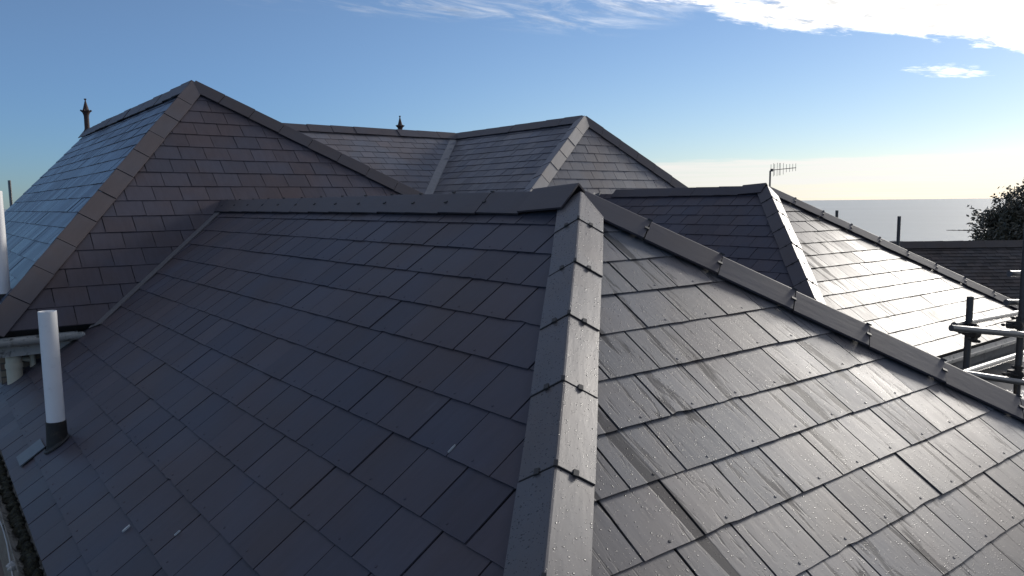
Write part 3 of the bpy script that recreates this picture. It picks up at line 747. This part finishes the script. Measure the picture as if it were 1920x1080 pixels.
tube_thing('scaffold_tube', (6.40, 2.17, ZC-.78), (6.75, 2.05, ZC-.80), 'short scaffold tube end poking left from the tall right post', 'scaffold tube', grp)
tube_thing('scaffold_tube', (6.43, 2.17, ZC-.565), (6.75, 2.06, ZC-.58), 'upper short scaffold tube stub on the tall right post', 'scaffold tube', grp)
tube_thing('scaffold_post', (12.91, 7.12, 0), (12.91, 7.12, ZC-.19), 'thin short pole top just showing above the bright wing against the sea', 'scaffold post', 'pole tops beyond the right hip', 'darksteel', .026)
tube_thing('scaffold_post', (11.74, 5.48, 0), (11.74, 5.48, ZC-.26), 'taller grey pole beyond the right hip, standing against the sea', 'scaffold post', 'pole tops beyond the right hip', 'darksteel', .025)
tube_thing('scaffold_post', (1.44, 16.85, 0), (1.44, 16.85, ZC+.52), 'lone grey pole behind the gable edge at the far left', 'scaffold post', None, 'steel', .026)

# ================================================================== AERIAL
ab = Vector((15.14, 9.95, ZC-1.0)); ae = root('tv_aerial', ab, 'television aerial on a thin mast against the pale cloud band', 'aerial')
mb = MB(); mb.tube(ab, (15.14, 9.95, ZC+.66), .020, 10); smooth_by_angle(mb.build('mast', MT['alu'], ae))
bo0 = Vector((15.10, 9.985, ZC+.655)); bo1 = Vector((15.70, 10.0, ZC+.735))
# boom points partly away from the camera
bo0 = Vector((15.07, 9.90, ZC+.665)); bo1 = Vector((15.92, 9.80, ZC+.735))
mb = MB(); mb.tube(bo0, bo1, .008, 8); mb.box(bo0.lerp(bo1, .06)-Vector((0, 0, .03)), bo0.lerp(bo1, .06)+Vector((0, 0, .03)), .05, .05); mb.build('boom', MT['alu'], ae)
mb = MB()
for k, (f, h) in enumerate(((.02, .13), (.12, .15), (.16, .13), (.26, .15), (.34, .14), (.38, .14), (.50, .13), (.62, .10), (.75, .10), (.87, .095), (.99, .095))):
    p = bo0.lerp(bo1, f); mb.tube(p-Vector((0, 0, h*(.95 if k < 7 else .8))), p+Vector((0, 0, h)), .0045, 6)
mb.build('elements', MT['alu'], ae)

# ================================================================== CABLE and BOARD at the bottom left
mb = MB()
pts = [Vector((gx-.098+.008*math.sin(k*.9), 2.4+k*.22, gz-.075+.006*math.sin(k*1.7))) for k in range(24)]
for a, b in zip(pts, pts[1:]): mb.tube(a, b, .0042, 8)
o = mb.build('cable', MT['wire']); tag(o, 'thin pale cable strung along the outside of the mossy gutter', 'cable')
mb = MB()
for i in range(5):
    c_ = Vector((gx-.094+random.uniform(-.008, .008), 3.86+i*.016, gz-.072)); mb.lathe(c_, [(.004, -.02), (.010, -.008), (.010, .01), (.004, .02)], 8, (1, random.uniform(-.6, .6), random.uniform(-.5, .5)))
k_ = mb.build('cable_knot', MT['wire'], o)
for i, (x, l) in enumerate(((gx-.235, 'brown scaffold board lying just outside the mossy gutter'), (gx-.470, 'brown scaffold board at the very bottom left corner'))):
    mb = MB(); mb.box((x, 1.6, gz-.16), (x, 5.6, gz-.16), .225, .038)
    tag(mb.build('scaffold_board', MT['wood']), l, 'scaffold board', 'scaffold boards')

# ================================================================== TREE
tr = root('tree', (28.1, 8.9, 0), 'dark leafy tree at the right edge, dense crown against the sea', 'tree')
tb = Vector((28.1, 8.9, 0)); random.seed(21)
mb = MB()
def limb(a, b, r0, r1, k=4):
    P = [a.lerp(b, i/k)+Vector((random.uniform(-1, 1), random.uniform(-1, 1), random.uniform(-1, 1)))*.05*(0 < i < k) for i in range(k+1)]
    for i in range(k): mb.tube(P[i], P[i+1], r0+(r1-r0)*i/k, 7, r0+(r1-r0)*(i+1)/k)
limb(tb, tb+Vector((.1, .1, 3.6)), .20, .13)
tips = []
cc = Vector((28.45, 8.55, ZC-1.30))
for i in range(150):
    a = random.uniform(0, 2*math.pi); e = math.asin(random.uniform(-.35, 1)); rr = random.uniform(.55, 1.0)
    R3 = Vector((2.15*math.cos(a)*math.cos(e), 2.15*math.sin(a)*math.cos(e), 1.85*math.sin(e)))*rr*random.uniform(.82, 1.05)
    tip = cc+R3; st = tb+Vector((.1, .1, random.uniform(2.6, 3.8)))
    mid = st.lerp(tip, .5)+Vector((0, 0, .15)); limb(st, mid, .05, .03, 2); limb(mid, tip, .03, .008, 3); tips.append((tip, R3.normalized(), rr))
smooth_by_angle(mb.build('trunk', MT['bark'], tr))
mb = MB()
for tip, d, rr in tips:
    sz = random.uniform(.34, .62)
    for j in range(24):
        c1 = tip-d*random.uniform(-.15, .8)+Vector((random.gauss(0, 1), random.gauss(0, 1), random.gauss(0, .8)))*sz*.42
        for m_ in range(13):
            p = c1+Vector((random.gauss(0, 1), random.gauss(0, 1), random.gauss(0, 1)))*.10
            u = Vector((random.gauss(0, 1), random.gauss(0, 1), random.gauss(0, 1))).normalized(); v = u.orthogonal().normalized(); l = random.uniform(.05, .085)
            mb.poly([p-u*l, p-v*l*.5, p+u*l, p+v*l*.5])
mb.build('crown', MT['leaf'], tr)

# groyne in the sea
mb = MB(); a = Vector((485.8, 198.5, -12.2)); b = Vector((489, 172, -12.2)); k = 30; random.seed(3)
for i in range(k):
    p = a.lerp(b, i/k); q = a.lerp(b, (i+1.1)/k); h = .35+.5*(i/k)+random.uniform(0, .25); mb.box(p, q, 1.6, h*2)
tag(mb.build('groyne', MT['rock']), 'thin dark groyne lying in the sea left of the tree', 'groyne')
